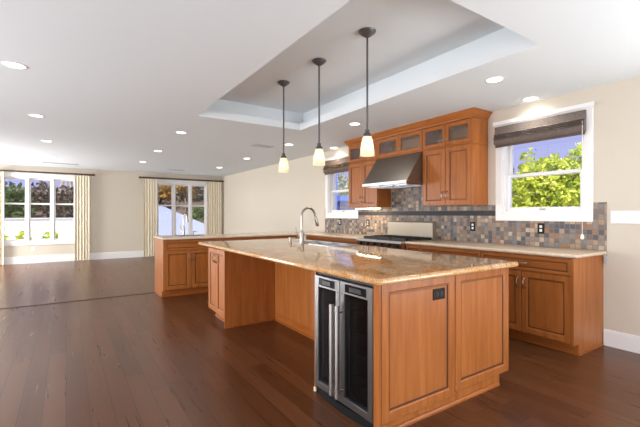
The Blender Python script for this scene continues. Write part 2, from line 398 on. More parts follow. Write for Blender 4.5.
# baseboards
def baseb(name, pts, d):
    b = MB(); b.box(*d[0]); 
    for e in d[1:]: b.box(*e)
    return struct(b.build(name, 'white'))
baseb('baseboard_right', 0, [(XR-.016, XR, -.3, 1.53, 0, .14), (XR-.011, XR, -.3, 1.53, .14, .155), (XR-.016, XR, YB, -2.7, 0, .14), (XR-.016, XR, -2.7, -.3, 0, .115), (XR-.016, XR, 6.78, YF, 0, .16), (XR-.011, XR, 6.78, YF, .16, .18)])
baseb('baseboard_far', 0, [(XL, XR-.016, YF-.016, YF, 0, .165), (XL, XR-.016, YF-.011, YF, .165, .19)])
baseb('baseboard_left', 0, [(XL, XL+.016, YB, YF, 0, .1)])
b = MB(); b.box(XL, 1.19, 6.585, 6.645, 0, .008, .003); struct(b.build('trim_1', 'rod'))

# ------------------------------------------------------------------ windows
def sash(F, u0, u1, z0, z1, n0, n1, parent, s=0.038, name='sash', gz=None):
    b = MB()
    fbox(b, F, u0, u0+s, z0, z1, n0, n1, .004); fbox(b, F, u1-s, u1, z0, z1, n0, n1, .004)
    fbox(b, F, u0+s, u1-s, z0, z0+s*1.25, n0, n1, .004); fbox(b, F, u0+s, u1-s, z1-s, z1, n0, n1, .004)
    o = b.build(name, 'white', parent)
    g = MB(); nm = (n0+n1)/2; fbox(g, F, u0+s-.004, u1-s+.004, z0+s*1.25-.004, z1-s+.004, nm-.002, nm+.002)
    g.build('glass_pane', 'glass', o)
    return o
def far_window(name, hole, label):
    x0, x1, z0, z1 = hole
    r = thing(name, ((x0+x1)/2, YF, z0), None, None, kind='structure')
    F = Frame((0, YF, 0), (1, 0, 0), (0, -1, 0))
    b = MB()
    # casing on the inner face, jamb lining through the wall, two mullions
    c = .055
    fbox(b, F, x0-c, x0, z0-.09, z1, 0, .02, .003); fbox(b, F, x1, x1+c, z0-.09, z1, 0, .02, .003)
    fbox(b, F, x0-c-.01, x1+c+.01, z1, z1+.13, 0, .022, .003); fbox(b, F, x0, x1, z0-.09, z0, 0, .02, .003)
    b.build('casing', 'white', r)
    b = MB()
    fbox(b, F, x0, x0+.02, z0, z1, -WT, 0); fbox(b, F, x1-.02, x1, z0, z1, -WT, 0)
    fbox(b, F, x0, x1, z1-.02, z1, -WT, 0); fbox(b, F, x0, x1, z0, z0+.02, -WT, 0)
    W = (x1-x0-.04); m = .05; u = (W-2*m)/3; us = []
    for k in range(3):
        a = x0+.02+k*(u+m); us.append((a, a+u))
        if k < 2: fbox(b, F, a+u, a+u+m, z0+.02, z1-.02, -WT, 0)
    b.build('frame', 'white', r)
    zm = 1.545
    for a, e in us:
        sash(F, a, e, zm-.02, z1-.02, -.12, -.085, r, .036)
        sash(F, a, e, z0+.02, zm+.02, -.08, -.045, r, .036)
    return r
far_window('window_1', W1, ''); far_window('window_2', W2, '')
def side_window(name, hole, crown):
    y0, y1, z0, z1 = hole
    r = thing(name, (XR, (y0+y1)/2, z0), None, None, kind='structure')
    F = Frame((XR, 0, 0), (0, 1, 0), (-1, 0, 0)); c = .082
    b = MB()
    fbox(b, F, y0-c, y0, z0, z1, 0, .022, .003); fbox(b, F, y1, y1+c, z0, z1, 0, .022, .003)
    fbox(b, F, y0-c, y1+c, z0-.09, z0, 0, .022, .003)
    fbox(b, F, y0-c, y1+c, z1, z1+.06, 0, .022, .003)
    b.loft([rect(F, y0-c-q, y1+c+q, z1+za, z1+zb, n) for q, za, zb, n in ((0, .06, .125, 0), (0, .06, .125, .022), (.022, .085, .122, .045))])
    b.build('casing', 'white', r)
    b = MB(); j = .022
    fbox(b, F, y0, y0+j, z0, z1, -WT, 0); fbox(b, F, y1-j, y1, z0, z1, -WT, 0)
    fbox(b, F, y0+j, y1-j, z1-j, z1, -WT, 0); fbox(b, F, y0+j, y1-j, z0, z0+j, -WT, 0)
    b.build('frame', 'white', r); zm = 1.722
    sash(F, y0+j, y1-j, zm-.02, z1-j, -.125, -.09, r, .036)
    sash(F, y0+j, y1-j, z0+j, zm+.02, -.085, -.05, r, .036)
    b = MB(); fbox(b, F, (y0+y1)/2-.03, (y0+y1)/2+.03, z0+.035, z0+.05, -.05, -.038, .003); b.build('sash_lift', 'nickel', r)
    return r
side_window('window_3', W3, True); side_window('window_4', W4, True)
# unseen, unglazed window frames added around the fill lamps
def opening(name, F, u0, u1, z0, z1, n):
    r = thing(name, F((u0+u1)/2, z0), None, None, kind='structure')
    b = MB(); s = .06
    fbox(b, F, u0, u0+s, z0, z1, -.1, -.02); fbox(b, F, u1-s, u1, z0, z1, -.1, -.02); fbox(b, F, u0+s, u1-s, z0, z0+s, -.1, -.02); fbox(b, F, u0+s, u1-s, z1-s, z1, -.1, -.02)
    for k in range(1, n):
        q = u0+(u1-u0)*k/n; fbox(b, F, q-s/2, q+s/2, z0+s, z1-s, -.1, -.02)
    b.build('frame', 'white', r)
opening('unseen_opening_5', Frame((0, YB, 0), (1, 0, 0), (0, 1, 0)), .3, 4.1, .12, 2.36, 3)
opening('unseen_opening_8', Frame((XR, 0, 0), (0, 1, 0), (-1, 0, 0)), -2.7, -.3, .12, 2.2, 2)
opening('unseen_opening_6', Frame((XL, 0, 0), (0, 1, 0), (1, 0, 0)), -1.6, 2.6, .12, 2.1, 3)
opening('unseen_opening_7', Frame((XL, 0, 0), (0, 1, 0), (1, 0, 0)), 3.0, 4.7, .12, 2.1, 2)
opening('unseen_opening_9', Frame((XL, 0, 0), (0, 1, 0), (1, 0, 0)), 9.9, 12.1, .12, 2.1, 2)

# ------------------------------------------------------------------ tile backsplash on the right wall
FW = Frame((XR, 0, 0), (0, 1, 0), (-1, 0, 0))
b = MB(); c = .0825
ya, yb = 1.51, 6.31; t = .011
def tl(y0, y1, z0, z1): fbox(b, FW, y0, y1, z0, z1, 0, t)
tl(ya, W3[0]-c, CT, 1.388); tl(W3[0]-c, W3[1]+c, CT, W3[2]-.0905)
tl(W3[1]+c, 2.745, CT, 1.388); tl(2.745, 3.53, CT, 1.383); tl(3.53, 4.43, CT, 1.75); tl(4.43, 5.155, CT, 1.383)
tl(5.155, W4[0]-c, CT, 1.388); tl(W4[0]-c, W4[1]+c, CT, W4[2]-.0905); tl(W4[1]+c, yb, CT, 1.388)
bs = struct(b.build('wall_backsplash', 'tile'))
b = MB(); fbox(b, FW, W3[1]+c+.001, W4[0]-c-.001, 1.252, 1.316, t-.004, t+.004, .002); struct(b.build('trim_2', 'slate'))

# ------------------------------------------------------------------ base cabinets
def base_unit(F, u0, u1, depth, label, doors=2, drawer=True, end0=False, end1=False, ndraw=1, group=None, name='base_cabinet', pulls=True):
    """F: u along the front, n outward from the face-frame plane; the doors sit 2 cm proud"""
    r = thing(name, F((u0+u1)/2, 0, -depth/2), label, 'cabinet', group)
    zt, zk = CB-.002, .105; g = .0035
    b = MB()
    if pulls: fbox(b, F, u0, u1, zk, zt, -depth+.004, -.001)
    else:
        fbox(b, F, u0, u1, zk, .66, -depth+.004, -.001); fbox(b, F, u0, u1, .66, zt, -.02, -.001); fbox(b, F, u0, u1, .66, zt, -depth+.004, -depth+.02)
    b.build('body', 'wood', r)
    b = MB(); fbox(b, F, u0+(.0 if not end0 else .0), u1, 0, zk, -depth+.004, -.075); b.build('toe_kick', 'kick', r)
    zd = .715
    if drawer:
        w = (u1-u0)/ndraw
        for k in range(ndraw):
            a, e = u0+k*w+g, u0+(k+1)*w-g
            d = panel_door(F, a, e, zd+g, zt-.012, 'drawer', 'wood_h', r, s=.030)
            if pulls: bow_pull(F, (a+e)/2, (zd+zt)/2, .02, d, vertical=False)
    else: zd = zt-.01
    w = (u1-u0)/doors
    for k in range(doors):
        a, e = u0+k*w+g, u0+(k+1)*w-g
        d = panel_door(F, a, e, zk+.012, zd-g, 'door', 'wood', r)
        side = e-.029 if (k % 2 == 0 and doors > 1) else a+.029
        bow_pull(F, side, zd-.115, .02, d)
    return r
FR = Frame((3.742, 0, 0), (0, -1, 0), (-1, 0, 0))          # right-hand run, u = -y
DR = XR-.001-3.742
rr = base_unit(FR, -2.447, -1.556, DR, 'wide honey wood base cabinet with finished side, ending the run under the right kitchen window', end1=True, group=None)
b = MB(); b.prism([(3.722, .1), (3.742+.075, .1), (3.742+.075, 0), (XR-.001, 0), (XR-.001, CB-.002), (3.722, CB-.002)], 'Y', 1.536, 1.556); b.build('end_panel', 'wood', rr)
b = MB(); b.box(3.817, XR-.02, 1.526, 1.536, 0, .018, .003); b.build('shoe_molding', 'kick', rr)
base_unit(FR, -3.285, -2.447, DR, 'honey wood base cabinet just right of the narrow one by the range')
base_unit(FR, -3.525, -3.285, DR, 'narrow honey wood base cabinet touching the right side of the range', doors=1)
base_unit(FR, -5.25, -4.455, DR, 'honey wood base cabinet touching the left side of the range')
base_unit(FR, -6.045, -5.25, DR, 'honey wood base cabinet under the left kitchen window, next to the peninsula corner')
FP = Frame((0, 6.09, 0), (1, 0, 0), (0, -1, 0))             # peninsula fronts face the camera
DP = .64
pp = base_unit(FP, 1.235, 2.03, DP, 'honey wood sink cabinet at the free end of the peninsula, bar faucet above it', pulls=False)
b = MB(); b.prism([(6.07, .1), (6.165, .1), (6.165, 0), (6.73, 0), (6.73, CB-.002), (6.07, CB-.002)], 'X', 1.215, 1.235); b.build('end_panel', 'wood', pp)
b = MB(); b.box(1.203, 1.215, 6.165, 6.73, 0, .018, .003); b.box(1.203, 2.03, 6.153, 6.165, 0, .018, .003); b.build('shoe_molding', 'kick', pp)
base_unit(FP, 2.03, 2.88, DP, 'honey wood peninsula cabinet right of the bar sink, mostly behind the island')
base_unit(FP, 2.88, 3.70, DP, 'honey wood peninsula cabinet in the corner beside the wall run')

# ------------------------------------------------------------------ island
FI = Frame((1.482, 0, 0), (0, -1, 0), (-1, 0, 0))
ec = base_unit(FI, -4.676, -4.10, .60, 'narrow two-door cabinet closing the far end of the island seating side', drawer=False, name='island_end_cabinet')
b = MB(); b.box(1.462, 2.082, 4.09, 4.10, 0.0, CB-.002); b.build('side_panel', 'wood', ec)
b = MB(); b.box(1.545, 1.557, 4.10, 4.68, 0, .018, .003); b.box(1.545, 2.08, 4.078, 4.09, 0, .016, .003); b.build('shoe_molding', 'kick', ec)
isl = thing('kitchen_island', (2.14, 3.1, 0), 'large honey wood kitchen island body with two framed panels on its near end', 'island')
b = MB(); b.box(2.085, 2.77, 1.62, 3.28, .10, CB-.002); b.box(2.085, 2.77, 4.22, 4.676, .10, CB-.002); b.box(2.085, 2.77, 3.28, 4.22, .10, .64); b.box(2.085, 2.10, 3.28, 4.22, .64, CB-.002); b.box(2.755, 2.77, 3.28, 4.22, .64, CB-.002); b.build('body', 'wood', isl)
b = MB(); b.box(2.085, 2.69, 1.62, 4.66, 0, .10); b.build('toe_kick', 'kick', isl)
b = MB(); b.box(1.484, 2.085, 1.62, 1.647, 0, CB-.002); b.box(1.484, 2.69, 1.612, 1.62, 0, .10); b.build('end_wall', 'wood', isl)
b = MB(); b.box(1.472, 1.484, 1.596, 1.647, 0, CB-.002, .002); b.build('corner_stile', 'wood', isl)
FE = Frame((0, 1.617, 0), (1, 0, 0), (0, -1, 0))
panel_door(FE, 1.488, 2.146, .068, CB-.003, 'framed_panel', 'wood', isl, s=.062, t=.022)
panel_door(FE, 2.152, 2.79, .085, CB-.003, 'framed_panel', 'wood', isl, s=.062, t=.022)
b = MB(); b.prism([(1.610, 0), (1.596, 0), (1.596, .012), (1.602, .022), (1.610, .026)], 'X', 1.484, 2.672); b.build('shoe_molding', 'kick', isl)
b = MB(); b.box(1.484, 2.085, 2.272, 2.29, 0, CB-.002); b.build('filler_panel', 'wood', isl)
b = MB(); b.box(1.478, 1.492, 2.268, 2.296, 0, .03, .004); b.build('foot_block', 'plate_almond', isl)
b = MB(); b.box(2.073, 2.085, 2.29, 4.09, 0, .016, .003); b.build('back_shoe_molding', 'kick', isl)
# kitchen side doors of the island (they face the range)
FK = Frame((2.77, 0, 0), (0, 1, 0), (1, 0, 0))
for k in range(6):
    w = (4.67-1.63)/6; d = panel_door(FK, 1.63+k*w+.003, 1.63+(k+1)*w-.003, .112, CB-.012, 'door', 'wood', isl)
    bow_pull(FK, 1.63+k*w+(w-.03 if k % 2 == 0 else .03), .72, .02, d)
def outlet(F, u, z, name, plate, inner, parent=None, label=None, n=0.0, w=.072, h=.115, horiz=False, cat='outlet'):
    if horiz: w, h = h, w
    if parent is None: r = thing(name, F(u, z, n), label, cat)
    else: r = None
    b = MB(); fbox(b, F, u-w/2, u+w/2, z-h/2, z+h/2, n, n+.006, .002)
    p = b.build('cover_plate' if parent is None else 'outlet_cover', plate, r or parent)
    if parent is not None: p['label'] = label
    b = MB()
    for s in (-1, 1):
        du, dz = (s*.021, 0) if horiz else (0, s*.021)
        fbox(b, F, u+du-.014, u+du+.014, z+dz-.014, z+dz+.014, n+.005, n+.0085, .003)
    b.build('receptacle', inner, p)
    return r or p
outlet(FE, 1.994, .757, 'outlet', 'plate_dark', 'black', isl, 'dark bronze outlet cover set sideways', .011, horiz=True)
FB = Frame((2.085, 0, 0), (0, 1, 0), (-1, 0, 0))
outlet(FB, 2.42, .62, 'outlet', 'plate_almond', 'plate_white', isl, 'almond outlet cover', 0)

# ------------------------------------------------------------------ worktops
def offset_poly(P, d):
    n = len(P); out = []
    for i in range(n):
        p0, p1, p2 = Vector(P[i-1]), Vector(P[i]), Vector(P[(i+1) % n])
        e0, e1 = (p1-p0).normalized(), (p2-p1).normalized()
        n0, n1 = Vector((-e0.y, e0.x)), Vector((-e1.y, e1.x))
        k = (n0+n1); k = k/(1+n0.dot(n1)); out.append(p1+k*d)
    return out
def round_poly(P, rad, seg=5):
    out = []
    for i in range(len(P)):
        p0, p1, p2 = Vector(P[i-1]), Vector(P[i]), Vector(P[(i+1) % len(P)])
        r = rad[i] if isinstance(rad, (list, tuple)) else rad
        if r < 1e-4: out.append(p1); continue
        a, c = p1+(p0-p1).normalized()*r, p1+(p2-p1).normalized()*r
        for k in range(seg+1):
            t = k/seg; out.append(a*(1-t)**2+p1*2*t*(1-t)+c*t*t)
    return out
def worktop(name, P, holes, zt, th, mat, label, cat='worktop', rad=0.02, edge='bull'):
    """P is a counter-clockwise outline; the edge is a full bullnose, holes are cut right through"""
    P = round_poly(P, rad); b = MB(); bm = b.bm; r = th/2
    prof = [(r*(1-math.sin(a)), zt-r-r*math.cos(a)) for a in [PI*k/8 for k in range(9)]]
    rings = [[(q.x, q.y, z) for q in offset_poly(P, d)] for d, z in prof]
    R = b.loft(rings, True, False, False)
    for z, ring in ((zt-th, R[0]), (zt, R[-1])):
        es = []
        for i in range(len(ring)):
            e = bm.edges.get((ring[i], ring[(i+1) % len(ring)])); es.append(e)
        hv = []
        for h in holes:
            v = [bm.verts.new((x, y, z)) for x, y in h]
            es += [bm.edges.new((v[i], v[(i+1) % len(v)])) for i in range(len(v))]; hv.append(v)
        bmesh.ops.triangle_fill(bm, use_beauty=True, use_dissolve=False, edges=es)
        if z == zt-th: lower = hv
        else:
            for vl, vu in zip(lower, hv):
                for i in range(len(vl)): b.face((vl[i], vl[(i+1) % len(vl)], vu[(i+1) % len(vu)], vu[i]))
    o = b.build(name, mat, None, smooth=True)
    return tag(o, label, cat)
def rrect(x0, x1, y0, y1, r=.04, seg=5): return [(p.x, p.y) for p in round_poly([(x0, y0), (x1, y0), (x1, y1), (x0, y1)], r, seg)]
SK = (2.41, 2.765, 3.36, 4.20)
worktop('island_worktop', [(1.405, 1.522), (2.812, 1.522), (2.812, 4.93), (1.405, 4.93)], [rrect(*SK)], CT+.002, .0405, 'granite',
        'polished golden granite worktop covering the island', rad=.03)
YR0, YR1 = 3.53, 4.445
worktop('wall_worktop', [(3.705, 1.503), (XR-.0115, 1.503), (XR-.0115, YR0-.002), (3.705, YR0-.002)], [], CT, .036, 'stone',
        'cream stone worktop from the range to the wall run\'s right end', rad=[.015, 0, 0, 0])
BS = (1.48, 1.83, 6.24, 6.58)
worktop('peninsula_worktop', [(3.705, YR1+.002), (XR-.0115, YR1+.002), (XR-.0115, 6.76), (1.185, 6.76), (1.185, 6.045), (3.705, 6.045)], [rrect(*BS)], CT, .036, 'stone',
        'cream stone L-shaped worktop running from the range round onto the peninsula', rad=[0, 0, 0, .02, .02, 0])

# ------------------------------------------------------------------ sinks and taps
def bowl(b, x0, x1, y0, y1, zt, d):
    rings = []
    for ins, z in ((0, zt), (.004, zt-.01), (.012, zt-d+.03), (.03, zt-d+.006), (.06, zt-d)):
        rings.append([(x, y, z) for x, y in rrect(x0+ins, x1-ins, y0+ins, y1-ins, .05)])
    b.loft(rings, True, False, True)
def sink(name, S, zt, bowls, label, lip=.0):
    r = thing(name, ((S[0]+S[1])/2, (S[2]+S[3])/2, zt-.2), label, 'sink')
    b = MB(); z = zt-.002
    # flange ring under the stone plus the bridge between the bowls
    for y0, y1 in bowls: bowl(b, S[0]+.004, S[1]-.004, y0, y1, z, .19)
    ys = [S[2]-.02]+[q for bb in bowls for q in bb]+[S[3]+.02]
    b.build('bowl', 'steel', r, smooth=True, recalc=False)
    if len(bowls) > 1:
        b = MB(); b.box(S[0]+.004, S[1]-.004, bowls[0][1], bowls[1][0], z-.03, z-.002, .004); b.build('divider', 'chrome', r)
    for y0, y1 in bowls:
        b = MB(); b.lathe([(.045, 0), (.045, .004), (.03, .005), (.028, .002)], ((S[0]+S[1])/2, (y0+y1)/2, z-.19+.001)); b.build('drain', 'steel', r, smooth=True)
    if lip:
        b = MB(); o = [Vector(q) for q in rrect(S[0]-.018, S[1]+.018, S[2]-.018, S[3]+.018, .05)]; i = [Vector(q) for q in rrect(S[0]+.004, S[1]-.004, S[2]+.004, S[3]-.004, .04)]
        R = [[(p.x, p.y, zt+.0005) for p in o], [(p.x, p.y, zt+.004) for p in o], [(p.x, p.y, zt+.004) for p in i], [(p.x, p.y, zt-.006) for p in i]]
        b.loft(R, True, False, False); b.build('rim', 'steel', r, smooth=True)
    return r
sink('island_sink', SK, CT+.002, [(SK[2]+.004, 3.765), (3.795, SK[3]-.004)], 'stainless double-bowl sink sunk into the island granite', lip=.02)
sink('bar_sink', BS, CT, [(BS[2]+.004, BS[3]-.004)], 'small stainless bar sink in the peninsula worktop', lip=.02)
def gooseneck(name, x, y, z0, d, col_h, R, r0, label, lever, drop=.04):
    """d: horizontal direction of the spout"""
    d = Vector((d[0], d[1], 0)).normalized(); q = Vector((-d.y, d.x, 0))
    t = thing(name, (x, y, z0), label, 'faucet'); o = Vector((x, y, z0))
    b = MB(); b.lathe([(r0*1.5, 0), (r0*1.5, .006), (r0*1.05, .014), (r0, .03), (r0*.96, .13), (r0*.8, .145), (r0*.62, .165)], o, 20); b.build('column', 'nickel', t, smooth=True)
    b = MB(); pts = [o+Vector((0, 0, .15)), o+Vector((0, 0, col_h*.6)), o+Vector((0, 0, col_h))]
    for k in range(1, 15):
        a = PI*k/14*.93; pts.append(o+d*(R-R*math.cos(a))+Vector((0, 0, col_h+R*math.sin(a))))
    e = pts[-1]; tdir = (pts[-1]-pts[-2]).normalized(); pts.append(e+tdir*drop*.4)
    b.tube(pts, r0*.52, 12); b.build('spout', 'nickel', t, smooth=True)
    b = MB(); h0 = e+tdir*drop*.3; b.tube([h0, h0+tdir*.01, h0+tdir*(drop+.03), h0+tdir*(drop+.05)], [r0*.6, r0*.72, r0*.8, r0*.72], 12); b.build('spray_head', 'nickel', t, smooth=True)
    b = MB(); l = Vector((*lever, 0)).normalized(); p = o+Vector((0, 0, .085))
    b.tube([p+l*r0*.8, p+l*(r0+.025)], r0*.6, 12); b.tube([p+l*(r0+.018), p+l*(r0+.03)+Vector((0, 0, .04)), p+l*(r0+.045)+Vector((0, 0, .11))], [.006, .005, .0045], 8)
    b.build('lever', 'nickel', t, smooth=True)
    return t
gooseneck('kitchen_faucet', 2.362, 3.93, CT+.002, (1, .12), .325, .105, .026, 'tall satin gooseneck faucet on the island worktop', (-.8, .6), drop=.075)
gooseneck('bar_faucet', 1.655, 6.64, CT, (.35, -1), .30, .05, .020, 'slim gooseneck bar faucet on the peninsula, in front of the far window', (-1, -.2), drop=.03)
def dispenser(name, x, y, z, label):
    t = thing(name, (x, y, z), label, 'soap dispenser')
    b = MB(); b.lathe([(.021, 0), (.021, .006), (.016, .012), (.015, .04), (.009, .045), (.009, .058)], (x, y, z), 16); b.build('body', 'nickel', t, smooth=True)
    b = MB(); b.lathe([(.017, .056), (.017, .066), (.012, .07)], (x, y, z), 16); b.tube([(x, y, z+.062), (x+.05, y-.015, z+.060), (x+.062, y-.018, z+.050)], .006, 8); b.build('pump', 'nickel', t, smooth=True)
dispenser('soap_dispenser', 2.29, 4.08, CT+.002, 'short satin soap dispenser left of the island faucet')
dispenser('soap_dispenser', 1.81, 6.64, CT, 'short soap dispenser right of the bar faucet on the peninsula')

# ------------------------------------------------------------------ wine cooler
wc = thing('wine_cooler', (1.77, 1.96, 0), 'stainless two-door glass beverage cooler built into the near corner of the island', 'wine cooler')
Y0, Y1 = 1.650, 2.268; YM = 1.968
b = MB()
b.box(1.52, 2.06, Y0+.004, Y0+.03, .05, .862); b.box(1.52, 2.06, Y1-.03, Y1-.004, .05, .862); b.box(1.52, 2.06, Y0+.03, Y1-.03, .05, .10); b.box(1.495, 2.06, Y0+.004, Y1-.004, .845, .866)
b.box(2.03, 2.06, Y0+.03, Y1-.03, .10, .845); b.box(1.52, 2.03, YM-.012, YM+.012, .10, .845)
b.build('cabinet_body', 'fridge_in', wc)
FC = Frame((1.515, 0, 0), (0, 1, 0), (-1, 0, 0))
for (a, e, hy) in ((YM+.002, Y1-.003, YM+.030), (Y0+.002, YM-.002, YM-.032)):
    b = MB(); s = .045; z0, z1 = .055, .842; t = .045
    prof = [((0, 0), 0), ((0, 0), t-.004), ((.003, .003), t), ((s-.003, None), t), ((s, None), t-.004), ((s, None), 0)]
    def ring(i, top, n): return rect(FC, a+i, e-i, z0+(i if top is None else i)*1.0, z1-(i if i < s-.004 else i+.035), n)
    rings = [ring(i[0], i[1], n) for i, n in prof]
    b.loft(rings+[rings[0]], cap0=False, cap1=False); bmesh.ops.remove_doubles(b.bm, verts=b.bm.verts, dist=1e-5)
    d = b.build('door', 'steel', wc)
    g = MB(); fbox(g, FC, a+s-.004, e-s+.004, z0+s-.004, z1-s-.031, .022, .030); g.build('glass_pane', 'glass_dark', d)
    g = MB(); fbox(g, FC, a+.055, e-.055, z1-.066, z1-.016, t, t+.003, .001); q = g.build('control_display', 'display', d)
    g = MB(); fbox(g, FC, a+.10, e-.10, z1-.056, z1-.028, t+.003, t+.0045); g.build('lcd', 'lcd', q) if False else g.build('lcd_screen', 'lcd', d)
    g = MB(); fp = [FC(hy, .10, t+.045), FC(hy, .69, t+.045)]
    g.tube([fp[0], fp[1]], .0155, 14)
    for zz in (.145, .645): g.tube([FC(hy, zz, t), FC(hy, zz, t+.045)], .007, 8)
    g.build('handle', 'chrome', d, smooth=True)
    if hy > YM:
        pass
    g = MB(); g.lathe([(.006, 0), (.006, .003), (.004, .004)], FC(a+.02 if hy > YM else e-.02, .76, t), 10, 'X'); 
    g.build('lock', 'black', d)
for a, e in ((Y0+.034, YM-.016), (YM+.016, Y1-.034)):
    for z in (.22, .36, .50, .64, .76):
        b = MB(); x0, x1 = 1.56, 2.02
        b.tube([(x0, a, z), (x1, a, z), (x1, e, z), (x0, e, z), (x0, a, z)], .003, 6, False)
        for k in range(1, 7): q = a+(e-a)*k/7; b.tube([(x0, q, z), (x1, q, z)], .0018, 5, False)
        b.build('wire_shelf', 'chrome', wc)
b = MB(); pts = []
for k in range(13):
    t = k/12; pts.append((1.462+.03*(2*t-1)**2, Y0+.004+(Y1-Y0-.008)*t))
b.prism(pts+[(1.60, Y1-.004), (1.60, Y0+.004)], 'Z', .0, .05); b.build('base_grille', 'grille', wc)

# ------------------------------------------------------------------ range
rg = thing('gas_range', (4.0, 3.988, 0), 'stainless gas range between the wall cabinets runs, under the sloped hood', 'range')
y0, y1 = YR0+.004, YR1-.004
b = MB(); b.box(3.73, 4.30, y0, y1, .08, .895, .004); b.build('body', 'steel', rg)
b = MB(); b.box(3.72, 4.275, y0, y1, .895, .912, .003); b.build('cooktop', 'black', rg)
b = MB(); b.prism([(3.73, .80), (3.655, .815), (3.635, .88), (3.645, .912), (3.73, .912)], 'Y', y0, y1); b.build('control_panel', 'chrome', rg)
for k in range(6):
    yy = y0+.08+k*(y1-y0-.16)/5; b = MB(); b.lathe([(.024, .0), (.022, -.028), (.018, -.032)], (3.650, yy, .848), 16, 'X'); b.build('knob', 'black', rg, smooth=True)
b = MB(); b.box(3.69, 3.73, y0+.01, y1-.01, .20, .79, .006); d = b.build('oven_door', 'steel', rg)
b = MB(); b.tube([(3.635, y0+.06, .745), (3.635, y1-.06, .745)], .012, 12)
for q in (y0+.10, y1-.10): b.tube([(3.635, q, .745), (3.69, q, .745)], .008, 8)
b.build('handle', 'chrome', d, smooth=True)
b = MB(); b.box(3.74, 3.79, y0+.02, y1-.02, 0, .08); b.box(4.2, 4.28, y0+.02, y1-.02, 0, .08); b.build('foot', 'black', rg)
for k in range(3):
    b = MB(); a = y0+.02+k*(y1-y0-.04)/3; e = a+(y1-y0-.04)/3-.008
    b.box(3.75, 3.765, a, e, .912, .946); b.box(4.245, 4.26, a, e, .912, .946); b.box(3.75, 4.26, a, a+.012, .93, .946); b.box(3.75, 4.26, e-.012, e, .93, .946)
    for j in range(1, 4): q = a+(e-a)*j/4; b.box(3.765, 4.245, q-.006, q+.006, .934, .948)
    b.box(4.0, 4.012, a, e, .93, .946); b.build('grate', 'iron', rg)
for k in range(3):
    for xx in (3.88, 4.13):
        yy = y0+.02+(k+.5)*(y1-y0-.04)/3; b = MB(); b.lathe([(.05, .0), (.048, .012), (.03, .014), (.03, .020)], (xx, yy, .912), 16); b.build('burner', 'iron', rg)
b = MB(); b.prism([(4.262, .915), (4.255, 1.15), (4.275, 1.163), (4.34, 1.163), (4.34, .90), (4.262, .90)], 'Y', y0+.0, y1-.02); b.build('backguard', 'backguard', rg)

# ------------------------------------------------------------------ hood
hd = thing('range_hood', (4.1, 3.98, 1.68), 'sloped stainless range hood between the upper cabinets', 'range hood')
hy0, hy1 = 3.528, 4.428
b = MB()
b.prism([(3.745, 1.728), (4.030, 2.127), (XR-.012, 2.127), (XR-.012, 1.728)], 'Y', hy0, hy1); b.build('canopy', 'steel_dark', hd)
b = MB(); b.box(3.728, XR-.012, hy0-.0, hy1+.0, 1.684, 1.728, .004)
b.build('lip', 'steel', hd)
for k in range(3):
    b = MB(); a = hy0+.05+k*.27; b.box(3.80, 4.28, a, a+.26, 1.676, 1.684, .002)
    for j in range(7): b.box(3.82+j*.065, 3.85+j*.065, a+.02, a+.24, 1.672, 1.677)
    b.build('baffle_filter', 'steel', hd)

# ------------------------------------------------------------------ upper cabinets
FU = Frame((4.056, 0, 0), (0, -1, 0), (-1, 0, 0)); DU = XR-.001-4.056
ZL, ZM, ZT = 1.385, 2.135, 2.43
def upper(u0, u1, label, low=True, end=None):
    r = thing('upper_cabinet', FU((u0+u1)/2, ZL if low else ZM, -DU/2), label, 'cabinet')
    g = .003; w = (u1-u0)/2
    if low:
        b = MB(); fbox(b, FU, u0, u1, ZL, ZM, -DU+.013, -.001); b.build('body', 'wood', r)
        for k in range(2):
            a, e = u0+k*w+g, u0+(k+1)*w-g
            d = panel_door(FU, a, e, ZL+.006, ZM-.012, 'door', 'wood', r, s=.062)
            bow_pull(FU, e-.03 if k == 0 else a+.03, ZL+.13, .02, d)
    b = MB(); t = .016
    fbox(b, FU, u0, u1, ZM, ZM+.02, -DU, -.001); fbox(b, FU, u0, u1, ZT-.02, ZT+.004, -DU, -.001)
    fbox(b, FU, u0, u0+t, ZM+.02, ZT-.02, -DU, -.001); fbox(b, FU, u1-t, u1, ZM+.02, ZT-.02, -DU, -.001)
    b.build('display_box', 'wood', r)
    b = MB(); fbox(b, FU, u0+t, u1-t, ZM+.02, ZT-.02, -DU, -DU+.01); b.build('back_panel', 'interior', r)
    for k in range(2):
        a, e = u0+k*w+g, u0+(k+1)*w-g
        d = panel_door(FU, a, e, ZM+.016, ZT-.008, 'glass_door', 'wood', r, s=.05, glass=True)
        kb = MB(); kb.lathe([(.005, .0), (.005, -.012), (.012, -.018), (.010, -.026)], FU(e-.022 if k == 0 else a+.022, ZM+.09, .02), 12, 'X'); kb.build('knob', 'nickel', d, smooth=True)
    # narrow moulding between the two rows
    b = MB(); fbox(b, FU, u0, u1, ZM-.006, ZM+.012, -.001, .022, .004); b.build('rail_molding', 'wood_h', r)
    return r
ur = upper(-3.524, -2.774, 'upper cabinet with glass top doors, right of the range hood')
b = MB(); b.box(4.036, XR-.001, 2.754, 2.774, ZL, 2.434); b.build('end_panel', 'wood', ur)
b = MB(); b.box(4.030, XR-.013, 2.744, 2.754, ZM-.012, ZM+.012, .003); b.build('side_molding', 'wood_h', ur)
upper(-4.43, -3.526, 'short glass-door upper cabinet above the range hood', low=False)
ul = upper(-5.154, -4.432, 'upper cabinet with glass top doors, left of the range hood beside the kitchen window')
